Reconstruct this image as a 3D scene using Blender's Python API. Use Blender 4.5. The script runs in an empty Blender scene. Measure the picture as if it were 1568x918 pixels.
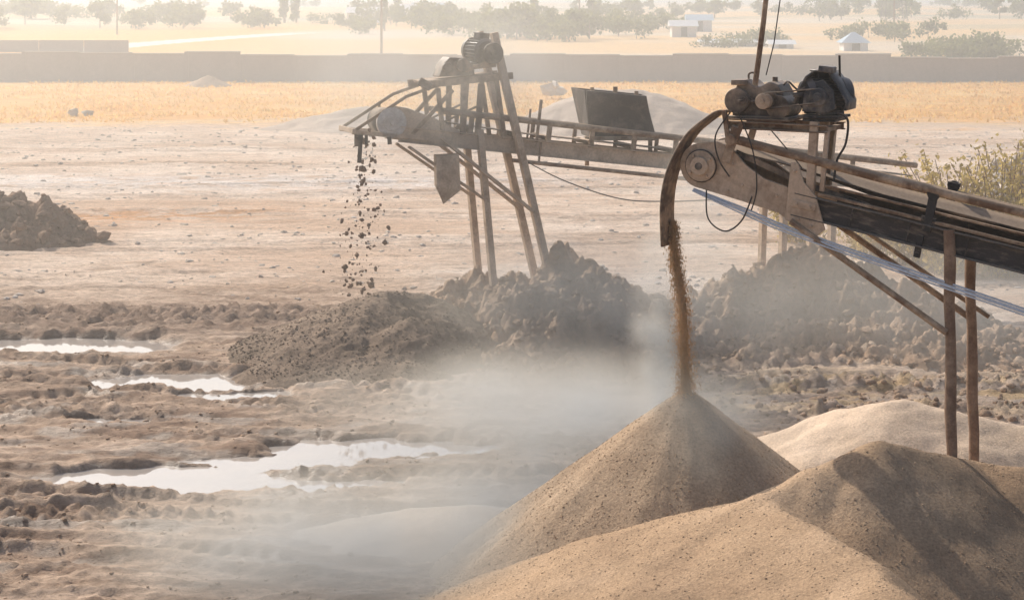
import bpy, math, random, bmesh
import numpy as np
from mathutils import Vector, Matrix

random.seed(7); RNG=np.random.default_rng(11)
scene=bpy.context.scene
COL=scene.collection

# ------------------------------------------------------------------ noise
_perm=np.random.default_rng(3).permutation(256); _perm=np.concatenate([_perm,_perm])
_ga=np.random.default_rng(4).uniform(0,2*math.pi,256); _gx=np.cos(_ga); _gy=np.sin(_ga)
def perlin(x,y,seed=0):
    x=np.asarray(x,float)+seed*17.31; y=np.asarray(y,float)+seed*9.77
    xi=np.floor(x).astype(np.int64); yi=np.floor(y).astype(np.int64)
    xf=x-xi; yf=y-yi; xi&=255; yi&=255
    u=xf*xf*xf*(xf*(xf*6-15)+10); v=yf*yf*yf*(yf*(yf*6-15)+10)
    def g(ix,iy,dx,dy):
        k=_perm[_perm[ix&255]+(iy&255)]; return _gx[k]*dx+_gy[k]*dy
    a=g(xi,yi,xf,yf); b=g(xi+1,yi,xf-1,yf); c=g(xi,yi+1,xf,yf-1); d=g(xi+1,yi+1,xf-1,yf-1)
    return (a+u*(b-a))+v*((c+u*(d-c))-(a+u*(b-a)))
def fbm(x,y,o=4,seed=0,gain=.5):
    s=0;a=1;f=1
    for i in range(o):
        s=s+a*perlin(x*f,y*f,seed+i); a*=gain; f*=2.03
    return s
def sst(e0,e1,x):
    t=np.clip((x-e0)/(e1-e0),0,1); return t*t*(3-2*t)

# ------------------------------------------------------------------ materials
def newmat(name):
    m=bpy.data.materials.new(name); m.use_nodes=True; nt=m.node_tree; nt.nodes.clear(); return m,nt
def N(nt,t,**k):
    n=nt.nodes.new(t)
    for a,b in k.items(): setattr(n,a,b)
    return n
def ramp(nt,src,stops):
    r=N(nt,'ShaderNodeValToRGB'); e=r.color_ramp.elements
    while len(e)<len(stops): e.new(.5)
    for i,(p,c) in enumerate(stops):
        e[i].position=p; e[i].color=(c[0],c[1],c[2],1)
    nt.links.new(src,r.inputs[0]); return r.outputs[0]
def noise(nt,scale,detail=5,rough=.6,coord='Object',stretch=None,dist=0):
    tc=N(nt,'ShaderNodeTexCoord'); v=tc.outputs[coord]
    if stretch:
        mp=N(nt,'ShaderNodeMapping'); mp.inputs['Scale'].default_value=stretch; nt.links.new(v,mp.inputs[0]); v=mp.outputs[0]
    n=N(nt,'ShaderNodeTexNoise'); n.inputs['Scale'].default_value=scale; n.inputs['Detail'].default_value=detail
    n.inputs['Roughness'].default_value=rough; n.inputs['Distortion'].default_value=dist
    nt.links.new(v,n.inputs['Vector']); return n.outputs['Fac']
def mixc(nt,fac,a,b,mode='MIX'):
    m=N(nt,'ShaderNodeMix',data_type='RGBA',blend_type=mode)
    for s,i in ((fac,0),(a,6),(b,7)):
        if isinstance(s,(int,float)): m.inputs[i].default_value=s
        elif isinstance(s,tuple): m.inputs[i].default_value=(s[0],s[1],s[2],1)
        else: nt.links.new(s,m.inputs[i])
    return m.outputs[2]
def bump(nt,h,strength,dist,prev=None):
    b=N(nt,'ShaderNodeBump'); b.inputs['Strength'].default_value=strength; b.inputs['Distance'].default_value=dist
    nt.links.new(h,b.inputs['Height'])
    if prev is not None: nt.links.new(prev,b.inputs['Normal'])
    return b.outputs[0]
def finish(nt,color,rough,normal=None,metal=0,spec=.3,trans=0):
    p=N(nt,'ShaderNodeBsdfPrincipled'); o=N(nt,'ShaderNodeOutputMaterial')
    for s,i in ((color,'Base Color'),(rough,'Roughness')):
        if isinstance(s,(int,float)): p.inputs[i].default_value=s
        elif isinstance(s,tuple): p.inputs[i].default_value=(s[0],s[1],s[2],1)
        else: nt.links.new(s,p.inputs[i])
    p.inputs['Metallic'].default_value=metal
    p.inputs['Specular IOR Level'].default_value=spec
    if normal is not None: nt.links.new(normal,p.inputs['Normal'])
    if trans:
        t_=N(nt,'ShaderNodeBsdfTranslucent'); mx=N(nt,'ShaderNodeMixShader'); mx.inputs[0].default_value=trans
        nt.links.new(color,t_.inputs[0]); nt.links.new(p.outputs[0],mx.inputs[1]); nt.links.new(t_.outputs[0],mx.inputs[2]); nt.links.new(mx.outputs[0],o.inputs[0])
    else: nt.links.new(p.outputs[0],o.inputs[0])
    return p

def grime(name,base,dust,lo=.42,hi=.62,scale=3.,rough=.75,metal=0.,bs=.25,up_=.75,stretch=None):
    m,nt=newmat(name)
    n1=noise(nt,scale,6,.65,stretch=stretch); n2=noise(nt,scale*9,4,.6)
    f=N(nt,'ShaderNodeMapRange'); f.inputs[1].default_value=lo; f.inputs[2].default_value=hi; nt.links.new(n1,f.inputs[0])
    geo=N(nt,'ShaderNodeNewGeometry'); sx=N(nt,'ShaderNodeSeparateXYZ'); nt.links.new(geo.outputs['Normal'],sx.inputs[0])
    up=N(nt,'ShaderNodeMapRange'); up.inputs[1].default_value=.2; up.inputs[2].default_value=.95; up.inputs[4].default_value=up_; nt.links.new(sx.outputs[2],up.inputs[0])
    mx=N(nt,'ShaderNodeMath',operation='MAXIMUM'); nt.links.new(f.outputs[0],mx.inputs[0]); nt.links.new(up.outputs[0],mx.inputs[1])
    c=mixc(nt,mx.outputs[0],base,dust)
    c=mixc(nt,.35,c,ramp(nt,n2,[(.3,(.25,.22,.2)),(.7,(1,1,1))]),'MULTIPLY')
    finish(nt,c,rough,bump(nt,n2,bs,.01),metal)
    return m
DUST=(.52,.38,.26)
M_rust=grime('rusty_steel',(.19,.11,.065),DUST)
M_dark=grime('dark_steel',(.04,.036,.036),(.42,.33,.25),.5,.78)
M_plate=grime('hopper_plate_steel',(.08,.068,.062),(.3,.24,.19),.5,.85,up_=.3)
M_chan=grime('channel_paint',(.06,.052,.05),(.42,.33,.25),.50,.82,scale=7,stretch=(.5,1,2.5))
M_tan=grime('dusty_steel',(.32,.22,.15),(.62,.47,.34),.3,.55)
M_motor=grime('motor_paint',(.05,.055,.065),(.36,.30,.25),.46,.75,rough=.45,scale=5)
M_gear=grime('gearbox_cast_iron',(.085,.065,.052),(.45,.34,.25),.42,.68,rough=.5)
M_rubber=grime('rubber_belt',(.03,.026,.025),(.42,.31,.22),.42,.72,rough=.8)
M_hood=grime('hood_rubber',(.11,.068,.045),(.45,.31,.2),.40,.68,scale=5)
M_pale=grime('galvanised_pipe',(.66,.72,.8),(.6,.56,.52),.6,.85,rough=.35)
M_wood=grime('weathered_post',(.22,.135,.09),(.42,.29,.2),.4,.7,scale=6)
M_cable=grime('cable',(.04,.033,.03),(.2,.15,.12),.5,.8)
M_drum=grime('drum_worn',(.68,.64,.6),(.45,.36,.28),.45,.75)

def sandmat(name,ca,cb,cc,grain=38,bs=.55,k=.6,mb=.3,mk=.3,trans=0):
    m,nt=newmat(name)
    big=noise(nt,.55,5,.6,dist=.4); mid=noise(nt,4.,5,.7); fine=noise(nt,grain,5,.8)
    c=ramp(nt,big,[(.36,ca),(.55,cb),(.7,cc)])
    c=mixc(nt,k,c,ramp(nt,fine,[(.3,(.35,.33,.32)),(.5,(.85,.83,.8)),(.72,(1.4,1.38,1.35))]),'MULTIPLY')
    c=mixc(nt,mk,c,ramp(nt,mid,[(.32,(.62,.6,.58)),(.66,(1.15,1.13,1.1))]),'MULTIPLY')
    n=bump(nt,mid,mb,.06); n=bump(nt,fine,bs,.03,n)
    finish(nt,c,.95,n,0,.15,trans); return m
M_sand=sandmat('crushed_sand',(.38,.27,.185),(.47,.345,.24),(.56,.42,.30),34,.7,.7)
M_sand2=sandmat('golden_sand',(.38,.262,.172),(.47,.33,.217),(.55,.395,.27),34,.7,.7)
M_sandpale=sandmat('pale_sand',(.58,.45,.335),(.66,.52,.40),(.72,.58,.46))
M_gravel=sandmat('dark_gravel',(.18,.135,.1),(.25,.185,.14),(.33,.25,.19),14,.9,mb=.7,mk=.6)
M_soil=sandmat('dug_soil',(.32,.215,.145),(.44,.30,.205),(.57,.40,.28),9,.8,.5,.6,.55)
M_clod=sandmat('soil_clod',(.2,.13,.09),(.27,.18,.125),(.34,.235,.17),12,.6,.4,.5,.5)
M_rock=sandmat('pale_rock',(.45,.38,.32),(.58,.5,.43),(.7,.63,.56),6,.4,.4)

# ------------------------------------------------------------------ mesh helpers
def mesh_np(name,V,F,mat,smooth=True,colors=None,parent=None):
    me=bpy.data.meshes.new(name); V=np.asarray(V,np.float32); F=np.asarray(F,np.int32)
    k=F.shape[1]
    me.vertices.add(len(V)); me.vertices.foreach_set('co',V.ravel())
    me.loops.add(F.size); me.loops.foreach_set('vertex_index',F.ravel())
    me.polygons.add(len(F)); me.polygons.foreach_set('loop_start',np.arange(0,F.size,k,dtype=np.int32))
    me.polygons.foreach_set('loop_total',np.full(len(F),k,np.int32))
    me.polygons.foreach_set('use_smooth',np.full(len(F),smooth,bool))
    me.update(calc_edges=True)
    for nm,arr in (colors or {}).items():
        a=me.color_attributes.new(nm,'FLOAT_COLOR','POINT')
        a.data.foreach_set('color',np.concatenate([arr,np.ones((len(arr),1))],1).astype(np.float32).ravel())
    me.materials.append(mat)
    o=bpy.data.objects.new(name,me); COL.objects.link(o)
    if parent: o.parent=parent
    return o
def grid_faces(nr,nc,mask=None):
    i=np.arange(nr*nc).reshape(nr,nc)
    F=np.stack([i[:-1,:-1],i[:-1,1:],i[1:,1:],i[1:,:-1]],-1)
    F=F.reshape(-1,4)
    if mask is not None:
        mk=mask.ravel(); F=F[mk[F].any(1)]
    return F
class Part:
    """collects geometry for one part; written as a mesh child of parent"""
    def __init__(s): s.v=[]; s.f=[]
    def add(s,V,F):
        b=len(s.v); s.v+=[Vector(p) for p in V]; s.f+=[[b+i for i in f] for f in F]
    def box(s,c,size,rot=None):
        h=[d/2 for d in size]; V=[]
        for x in(-1,1):
            for y in(-1,1):
                for z in(-1,1):
                    p=Vector((x*h[0],y*h[1],z*h[2]))
                    if rot: p=rot@p
                    V.append(p+Vector(c))
        s.add(V,[[0,1,3,2],[4,6,7,5],[0,4,5,1],[2,3,7,6],[0,2,6,4],[1,5,7,3]])
    def beam(s,a,b,w,h,up=(0,0,1)):
        a=Vector(a);b=Vector(b);d=(b-a); L=d.length; d.normalize()
        up=Vector(up); sd=d.cross(up)
        if sd.length<1e-3: sd=d.cross(Vector((0,1,0)))
        sd.normalize(); u=sd.cross(d)
        R=Matrix((d,sd,u)).transposed(); s.box((a+b)/2,(L,w,h),R)
    def channel(s,a,b,w,h,t=.015,side=1,up=(0,0,1)):
        a=Vector(a);b=Vector(b);d=(b-a).normalized(); sd=d.cross(Vector(up)); sd.normalize(); u=sd.cross(d)
        s.beam(a,b,t,h,up)
        for k in(-1,1):
            o=u*k*(h/2-t/2)+sd*side*(w/2+t/2); s.beam(a+o,b+o,w,t,up)
    def cyl(s,a,b,r,seg=20,r2=None,cap=True):
        a=Vector(a);b=Vector(b);d=(b-a).normalized(); r2=r if r2 is None else r2
        x=d.orthogonal().normalized(); y=d.cross(x); V=[]
        for p,rr in((a,r),(b,r2)):
            for i in range(seg):
                t=2*math.pi*i/seg; V.append(p+x*rr*math.cos(t)+y*rr*math.sin(t))
        F=[[i,(i+1)%seg,seg+(i+1)%seg,seg+i] for i in range(seg)]
        if cap: F+=[list(range(seg))[::-1],list(range(seg,2*seg))]
        s.add(V,F)
    def tube(s,pts,r,seg=8):
        pts=[Vector(p) for p in pts]; V=[];F=[]; x=None
        for i,p in enumerate(pts):
            d=(pts[min(i+1,len(pts)-1)]-pts[max(i-1,0)]).normalized()
            if x is None: x=d.orthogonal().normalized()
            x=(x-d*x.dot(d)).normalized(); y=d.cross(x)
            rr=r[i] if isinstance(r,(list,tuple)) else r
            for k in range(seg):
                t=2*math.pi*k/seg; V.append(p+x*rr*math.cos(t)+y*rr*math.sin(t))
        n=len(pts)
        for i in range(n-1):
            for k in range(seg): F.append([i*seg+k,i*seg+(k+1)%seg,(i+1)*seg+(k+1)%seg,(i+1)*seg+k])
        F+=[list(range(seg))[::-1],[(n-1)*seg+k for k in range(seg)]]
        s.add(V,F)
    def prism(s,poly,n0,n1):
        """poly in (s,h); extruded along n"""
        k=len(poly); V=[(p[0],n0,p[1]) for p in poly]+[(p[0],n1,p[1]) for p in poly]
        s.add(V,[list(range(k)),list(range(k,2*k))[::-1]]+[[i,k+i,k+(i+1)%k,(i+1)%k] for i in range(k)])
    def out(s,name,mat,parent=None,bevel=.006,smooth=False):
        me=bpy.data.meshes.new(name); me.from_pydata([tuple(v) for v in s.v],[],s.f); me.update()
        bm=bmesh.new(); bm.from_mesh(me); bmesh.ops.recalc_face_normals(bm,faces=bm.faces); bm.to_mesh(me); bm.free()
        me.materials.append(mat)
        o=bpy.data.objects.new(name,me); COL.objects.link(o)
        if parent: o.parent=parent
        if bevel:
            m=o.modifiers.new('bevel','BEVEL'); m.width=bevel; m.segments=2; m.limit_method='ANGLE'; m.angle_limit=math.radians(40)
        if smooth or bevel:
            for p in me.polygons: p.use_smooth=True
            try: me.set_sharp_from_angle(angle=math.radians(35))
            except Exception: pass
        return o
def empty(name,M=None):
    e=bpy.data.objects.new(name,None); COL.objects.link(e)
    if M is not None: e.matrix_world=M
    e.empty_display_size=.3
    return e
def catmull(pts,n=8):
    pts=[Vector(p) for p in pts]; out=[]
    for i in range(len(pts)-1):
        p0=pts[max(i-1,0)];p1=pts[i];p2=pts[i+1];p3=pts[min(i+2,len(pts)-1)]
        for k in range(n):
            t=k/n; out.append(.5*((2*p1)+(p2-p0)*t+(2*p0-5*p1+4*p2-p3)*t*t+(3*p1-p0-3*p2+p3)*t**3))
    out.append(pts[-1]); return out
def frame(o,L):
    L=Vector(L).normalized(); Nn=Vector((-L.y,L.x,0)).normalized(); U=L.cross(Nn)
    M=Matrix((L,Nn,U)).transposed().to_4x4(); M.translation=Vector(o); return M

# ------------------------------------------------------------------ ground
POOLS=[(-9.2,35.6,3.0,.85),(-5.6,32.3,1.5,.75),(-4.4,31.2,1.0,.32),(-2.0,27.6,1.6,.58),(-3.3,26.8,1.2,.5),(-4.7,25.8,1.8,.72),(-3.1,25.5,1.4,.42),(-6.3,29.3,.8,.25),(4.55,36.6,.45,.5)]
def pooldep(x,y):
    d=np.zeros_like(x)
    wx=x+.55*fbm(x*.9,y*.9,4,41,.65); wy=y+.36*fbm(x*.9,y*1.1,4,45,.65)
    for cx,cy,rx,ry in POOLS:
        r=np.sqrt(((wx-cx)/rx)**2+((wy-cy)/ry)**2)
        d=np.maximum(d,1-sst(.55,1.25,r))
    return d
def gheight(x,y,dp=None):
    if dp is None: dp=pooldep(x,y)
    near=1-sst(120,260,y)
    h=.05*fbm(x*.35,y*.35,3,1)*near
    al=x*.985-y*.17+1.5*fbm(x*.1,y*.1,2,9); ac=y*.985+x*.17+1.1*fbm(x*.13,y*.16,2,7)
    r1=1-np.abs(fbm(al*.22,ac*1.15,3,13))*2.6
    r2=1-np.abs(fbm(al*.8,ac*3.0,3,17,.6))*2.6
    mud=(1-sst(36,46,y+.25*x))*sst(9,14,y)*(1-.4*sst(2,6,x))
    pat=.5+.9*sst(-.3,.4,fbm(x*.25,y*.4,2,19))
    h=h+(.06*(r1-.5)+.030*(r2-.5)*pat)*(mud*.8+.42)*near
    cl=fbm(x*3.4,y*4.2,4,21,.75)
    h=h+.028*cl*(mud*.9+.5)*near*pat
    b=np.exp(-((y-37.9-.7*fbm(x*.3,y*0,2,51))/1.3)**2)*sst(-24,-18,x)*(1-sst(-4.5,-1.5,x))
    h=h+b*(.10+.30*np.abs(fbm(x*1.3,y*2.4,5,52,.65)))
    b=np.exp(-((y-29.9-.4*fbm(x*.3,y*0,2,53))/.6)**2)*(1-sst(-6,-4.5,x))
    h=h+b*.16*np.abs(fbm(x*1.7,y*2.6,5,54,.65))
    for yc,a,x0,x1,wd in((33.6,.34,2.5,4,.6),(31.4,.26,2.6,4.2,.5),(35.3,.3,5,7,.7),(29.5,.2,3,4.5,.5)):
        b=np.exp(-((y-yc-.5*fbm(x*.35,y*0,2,yc))/wd)**2)*sst(x0,x1,x)
        h=h+b*a*(.3+1.2*np.abs(fbm(x*1.8,y*2.6,5,57,.65)))
    for (cx,cy,R,amp) in((-9,2,21.,.07),(-9,2,22.9,.07),(-4,60,34.5,.05),(-4,60,36.3,.05),(-16,5,28,.06),(-16,5,29.9,.06),(4,-6,38.5,.05),(4,-6,40.3,.05),(-3,-20,44.,.06),(-3,-20,45.8,.06)):
        r=np.hypot(x-cx,y-cy); d=np.abs(r-R-.2*fbm(x*.4,y*.4,2,70)); th=np.arctan2(y-cy,x-cx)*R
        m=1-sst(.16,.26,d)
        h=h-m*amp*(.8+.5*np.sign(np.sin(th*2*math.pi/.25+d*8)))+amp*.8*np.exp(-((d-.32)/.09)**2)
    for (y0,sl,amp) in((49,.08,.05),(50.8,.08,.05),(56,-.05,.06),(63,.12,.07),(66,.12,.07),(72,-.04,.08),(80,.05,.1)):
        d=np.abs(y-y0-sl*x-1.0*fbm(x*.08,y*0,2,y0)); h=h+amp*np.exp(-((d-.4)/.18)**2)-amp*np.exp(-(d/.22)**2)
    fl=sst(0,.3,dp)
    h=h*(1-fl)
    h=np.maximum(h,-.045+.015*fbm(x*2.2,y*3,2,61))
    h=h-.25*dp+fl*.034*fbm(x*3,y*4,3,63,.6)
    h=h+2.6*sst(190,330,y)*np.maximum(0,fbm(x*.006+.4,y*.006,3,81)+.15)*(1-sst(900,1500,y))
    h=h+sst(2000,3300,y)*(70+60*fbm(x*.0012,y*.0012,4,83))
    return h
yy=np.concatenate([np.linspace(-60,9,24)[:-1],9*np.exp(np.linspace(0,math.log(100/9),1080))[:-1],100*np.exp(np.linspace(0,math.log(36),200))])
q=np.linspace(-1,1,720); tt=.6*q+.4*q**3
X=(0.5*np.maximum(yy,0)[:,None]+16)*tt[None,:]; Y=np.repeat(yy[:,None],len(q),1)
X=X+np.where(Y<9,X*2*sst(9,-20,Y),0)
dp=pooldep(X,Y)
H=gheight(X,Y,dp)
def lerp(a,b,t): return a+(b-a)*t[...,None]
def C(*c): return np.array(c,float)
n1=fbm(X*.18,Y*.25,3,101); n2=fbm(X*.06,Y*.35,4,105); n3=fbm(X*.9,Y*2.4,4,109,.6)
base=lerp(C(.66,.485,.36),C(.80,.65,.525),sst(-.35,.4,n1+.5*n3))
mud=(1-sst(37,46,Y+.22*X+2*n1))
mudc=lerp(C(.32,.215,.15),C(.58,.43,.32),sst(-.5,.5,n3+.6*n1))
colr=lerp(base,mudc,mud*(1-.5*sst(1.5,5,X)))
bm_=np.exp(-((Y-37.9)/1.5)**2)*(1-sst(-5,-2,X)); colr=lerp(colr,C(.26,.175,.13),bm_*.75)
st=sst(.1,.4,n2)*sst(38,46,Y)*(1-sst(80,92,Y)); colr=lerp(colr,C(.56,.375,.25),st*.7)
st=np.exp(-((Y-58.5-.25*X)/2.3)**2)*(1-sst(-9,-4,X)); colr=lerp(colr,C(.55,.26,.09),st*.95*sst(-.3,.1,n3))
st=np.exp(-((Y-66)/3.)**2)*(1-sst(-3,6,X)); colr=lerp(colr,C(.76,.71,.68),st*.8*sst(-.4,.1,n3))
st=np.exp(-((Y-84)/3.)**2)*(1-sst(-12,-5,X)); colr=lerp(colr,C(.36,.26,.19),st*.6*sst(-.2,.3,n3))
st=np.exp(-((Y-31)/2.)**2)*sst(2,4,X)*sst(-.2,.3,n3); colr=lerp(colr,C(.62,.42,.19),st*.7)
gr=sst(90,102,Y+7*n1+5*n3)*(1-sst(139.5,141,Y))
gcol=lerp(C(.78,.37,.05),C(.82,.50,.16),sst(-.4,.6,fbm(X*.1,Y*.25,4,121)+.3*n3))
colr=lerp(colr,gcol,gr)
fr=sst(141,143,Y)
fcol=lerp(C(.78,.50,.22),C(.72,.58,.42),sst(-.3,.35,fbm(X*.012,Y*.02,4,125)))
fcol=lerp(fcol,C(.85,.43,.10),(1-sst(-45,-25,X))*(1-sst(330,420,Y)))
fcol=lerp(fcol,C(.32,.32,.2),sst(.05,.4,fbm(X*.01+3,Y*.02,4,127))*sst(260,420,Y)*.7)
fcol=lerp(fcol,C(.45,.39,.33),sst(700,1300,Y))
colr=lerp(colr,fcol,fr)
rx=-41+.10*(Y-250)*1.0+6*np.sin(Y*.02)
rd=(1-sst(3.,3.8,np.abs(X-rx)))*sst(205,215,Y)*(1-sst(300,330,Y)); colr=lerp(colr,C(.8,.77,.73),rd)
wet=sst(.02,.5,dp)
wet=np.maximum(wet,.95*sst(.0,.25,fbm(X*.9,Y*1.6,3,131))*np.exp(-((Y-26.2)/1.4)**2-((X+3.9)/2.9)**2))
wet=np.maximum(wet,.6*sst(.05,.35,fbm(X*.6,Y*1.8,4,133))*(1-sst(33,38,Y))*(1-sst(-2,1,X))*sst(19,22,Y))
wet=np.maximum(wet,.7*sst(.05,.35,fbm(X*1.4,Y*2.4,3,137))*np.exp(-((Y-31.2)/2.2)**2)*sst(1.5,4,X))
colr=lerp(colr,colr*.58,wet)
V=np.stack([X,Y,H],-1).reshape(-1,3)
m,nt=newmat('ground_soil')
at=N(nt,'ShaderNodeAttribute',attribute_name='albedo'); aw=N(nt,'ShaderNodeAttribute',attribute_name='wet')
f1=noise(nt,9,7,.8,stretch=(.8,1.3,1)); f2=noise(nt,2.2,7,.75,stretch=(.5,1.7,1)); f3=noise(nt,.55,6,.75,stretch=(.4,1.8,1))
c=mixc(nt,.75,at.outputs[0],ramp(nt,f1,[(.33,(.40,.36,.33)),(.5,(.97,.96,.95)),(.68,(1.35,1.34,1.33))]),'MULTIPLY')
c=mixc(nt,.65,c,ramp(nt,f2,[(.34,(.56,.51,.47)),(.6,(1.15,1.14,1.13))]),'MULTIPLY')
c=mixc(nt,.55,c,ramp(nt,f3,[(.36,(.74,.67,.60)),(.6,(1.12,1.12,1.12))]),'MULTIPLY')
nn=bump(nt,f2,.55,.13); nn=bump(nt,f1,.8,.07,nn)
rr=N(nt,'ShaderNodeMapRange'); rr.inputs[3].default_value=.95; rr.inputs[4].default_value=.2; nt.links.new(aw.outputs['Fac'],rr.inputs[0])
finish(nt,c,rr.outputs[0],nn,0,.4)
ground=mesh_np('ground',V,grid_faces(*X.shape),m,True,{'albedo':colr.reshape(-1,3),'wet':np.repeat(wet.reshape(-1,1),3,1)})

# puddles
m,nt=newmat('puddle_water')
w=noise(nt,1.3,3,.5); fine=noise(nt,7,2,.5)
p=finish(nt,mixc(nt,w,(.46,.39,.33),(.34,.31,.29)),.04,bump(nt,fine,.015,.01),0,.5)
p.inputs['IOR'].default_value=2.2
WL=-.08
for grp in (POOLS[0:1],POOLS[1:3],POOLS[3:7],POOLS[7:8],POOLS[8:9]):
    x0=min(g[0]-g[2]*1.6 for g in grp); x1=max(g[0]+g[2]*1.6 for g in grp)
    y0=min(g[1]-g[3]*1.9 for g in grp); y1=max(g[1]+g[3]*1.9 for g in grp)
    a=np.linspace(x0,x1,160); b=np.linspace(y0,y1,110); A,Bq=np.meshgrid(a,b)
    mk2=gheight(A,Bq)<WL+.02
    for k in range(2):
        mk2[1:]|=mk2[:-1]; mk2[:-1]|=mk2[1:]; mk2[:,1:]|=mk2[:,:-1]; mk2[:,:-1]|=mk2[:,1:]
    F=grid_faces(*A.shape); F=F[mk2.ravel()[F].all(1)]
    Vp=np.stack([A,Bq,np.full_like(A,WL)],-1).reshape(-1,3)
    used=np.unique(F); remap=np.zeros(len(Vp),int); remap[used]=np.arange(len(used))
    if len(used): mesh_np('puddle',Vp[used],remap[F],m,True)

# ------------------------------------------------------------------ piles
def pile(name,x0,x1,y0,y1,step,fn,mat,off=.10):
    a=np.arange(x0,x1,step); b=np.arange(y0,y1,step); A,Bq=np.meshgrid(a,b); Z=fn(A,Bq)
    Z=Z-.35*np.exp(-np.maximum(Z+off,0)/.045)
    F=grid_faces(*A.shape,mask=Z>-.16); Vp=np.stack([A,Bq,Z],-1).reshape(-1,3)
    used=np.unique(F); remap=np.zeros(len(Vp),int); remap[used]=np.arange(len(used))
    return mesh_np(name,Vp[used],remap[F],mat,True)
def softp(h,k): return k*np.logaddexp(0,h/k)
def ridge(x,y,pts,sl,sr,rd=.03):
    out=np.full_like(x,-9.)
    for (a,b) in zip(pts[:-1],pts[1:]):
        dx=b[0]-a[0];dy=b[1]-a[1]; t=np.clip(((x-a[0])*dx+(y-a[1])*dy)/(dx*dx+dy*dy),0,1)
        ox=x-(a[0]+t*dx); oy=y-(a[1]+t*dy); d=np.hypot(ox,oy)
        s=sl+(sr-sl)*sst(-.5,.5,ox/(d+1e-4))
        out=np.maximum(out,a[2]+t*(b[2]-a[2])-s*(np.sqrt(d*d+rd**2)-rd))
    return out
def f_p1(x,y):
    dx=x-1.93; dy=y-21.25; r=np.hypot(dx,dy); th=np.arctan2(dy,dx)
    r2=r*(1+.06*fbm(np.cos(th)*2,np.sin(th)*2,3,201))
    h=softp(2.25-.765*np.sqrt(r2**2+.09**2),.12)-.10
    return h+.012*fbm(th*9,r*.8,3,203)*np.clip(r,0,1)+.03*fbm(x*1.3,y*1.3,3,205)
pile('sand_pile',-2.6,6.2,17.0,25.9,.03,f_p1,M_sand)
R2a=[(2.45,18.75,1.66),(2.72,17.9,1.72),(2.96,17,1.72),(3.24,15.6,1.67),(3.45,13.6,1.25),(3.5,11.5,.3)]
R2b=[(2.45,18.75,1.66),(3.1,19.1,1.90),(3.70,19.35,2.10),(4.2,19.5,1.95),(4.75,19.9,1.76),(6.5,19.6,1.6),(9.5,19,1.3)]
def f_p2(x,y):
    wx=x+.25*fbm(x*.5,y*.5,3,211); wy=y+.2*fbm(x*.5,y*.5,3,213)
    a=ridge(wx,wy,R2a,.40,.84,.12); b=ridge(wx,wy,R2b,.58,.64,.14)
    k=.06; m=np.maximum(a,b); h=m+k*np.log(np.exp((a-m)/k)+np.exp((b-m)/k))-k*.4
    h=softp(h,.08)-.10
    return h+.035*fbm(x*1.0,y*1.0,3,215)+.006*fbm(x*6,y*6,3,217)
pile('sand_pile',-2.6,12,9.8,22.8,.034,f_p2,M_sand2)
def f_p3(x,y):
    a=ridge(x+.3*fbm(x*.5,y*.5,3,221),y+.3*fbm(x*.5,y*.5,3,223),[(3.4,23.6,1.15),(4.62,22.8,1.76),(6.2,22.3,1.5),(9.5,22.3,1.4)],.42,.5,.2)
    return softp(a,.1)-.12+.08*fbm(x*1.1,y*1.1,4,225)
pile('sand_pile',-.5,13,18.4,27.5,.05,f_p3,M_sandpale,.12)
def f_p4(x,y):
    r=np.hypot((x+.6)/2.6,(y-22.9)/1.4); return .42*(1-sst(0,1.15,r+.1*fbm(x*.7,y*.7,3,231)))-.09+.03*fbm(x*1.2,y*1.8,3,233)*(1-sst(.5,1.1,r))
pile('sand_mound',-5,3,20,26,.05,f_p4,M_sandpale,.09)
def f_gr(x,y):
    a=ridge(x,y,[(-2.75,34.1,.88),(-2.35,34.9,1.12),(-1.7,35.3,1.02)],.38,.45,.1)
    b=ridge(x,y,[(-1.75,33.6,.88),(-1.2,33.8,.80)],.48,.58,.05)
    c=ridge(x,y,[(-3.4,33.0,.40),(-1.8,32.5,.34)],.27,.35,.1)
    h=np.maximum(np.maximum(a,b),c)
    g=sst(-.1,.4,h)
    return softp(h,.05)-.06+(.09*fbm(x*1.2,y*1.2,4,241)+.07*np.abs(fbm(x*2.3,y*2.3,4,247))-.02+.026*fbm(x*7,y*7,3,243,.7))*g
pile('gravel_pile',-7.5,1,30.3,39,.045,f_gr,M_gravel,.06)
def clump(x,y,seed,a=1.):
    n=fbm(x*.9,y*.9,6,seed,.62); m=np.abs(fbm(x*1.4,y*1.4,5,seed+5,.62))
    return a*(.38*n+.40*m-.03+.06*fbm(x*7,y*7,3,seed+9))
def f_soil(x,y):
    h=ridge(x,y,[(-1.2,36.9,.85),(-.3,37,1.05),(.5,36.9,1.1),(.95,36.6,1.35),(1.6,36.4,.85),(2.7,36,.75)],.42,.42)
    h=np.maximum(h,ridge(x,y,[(.85,36.9,1.95),(1.45,36.6,1.4),(1.9,36.5,1.05)],2.2,.95))
    h=np.maximum(h,ridge(x,y,[(1.2,34.6,.66),(2.4,34.2,.55)],.33,.33))
    h=np.maximum(h,ridge(x,y,[(0,34.8,.62),(.6,34.2,.5)],.33,.33))
    h=np.maximum(h,ridge(x,y,[(-.4,33.2,.34),(2.4,32.8,.32)],.2,.2))
    return softp(h,.07)-.12+clump(x,y,251,.95)*sst(-.05,.5,h)
pile('soil_mound',-4.5,5.5,30,41,.04,f_soil,M_soil,.12)
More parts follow.
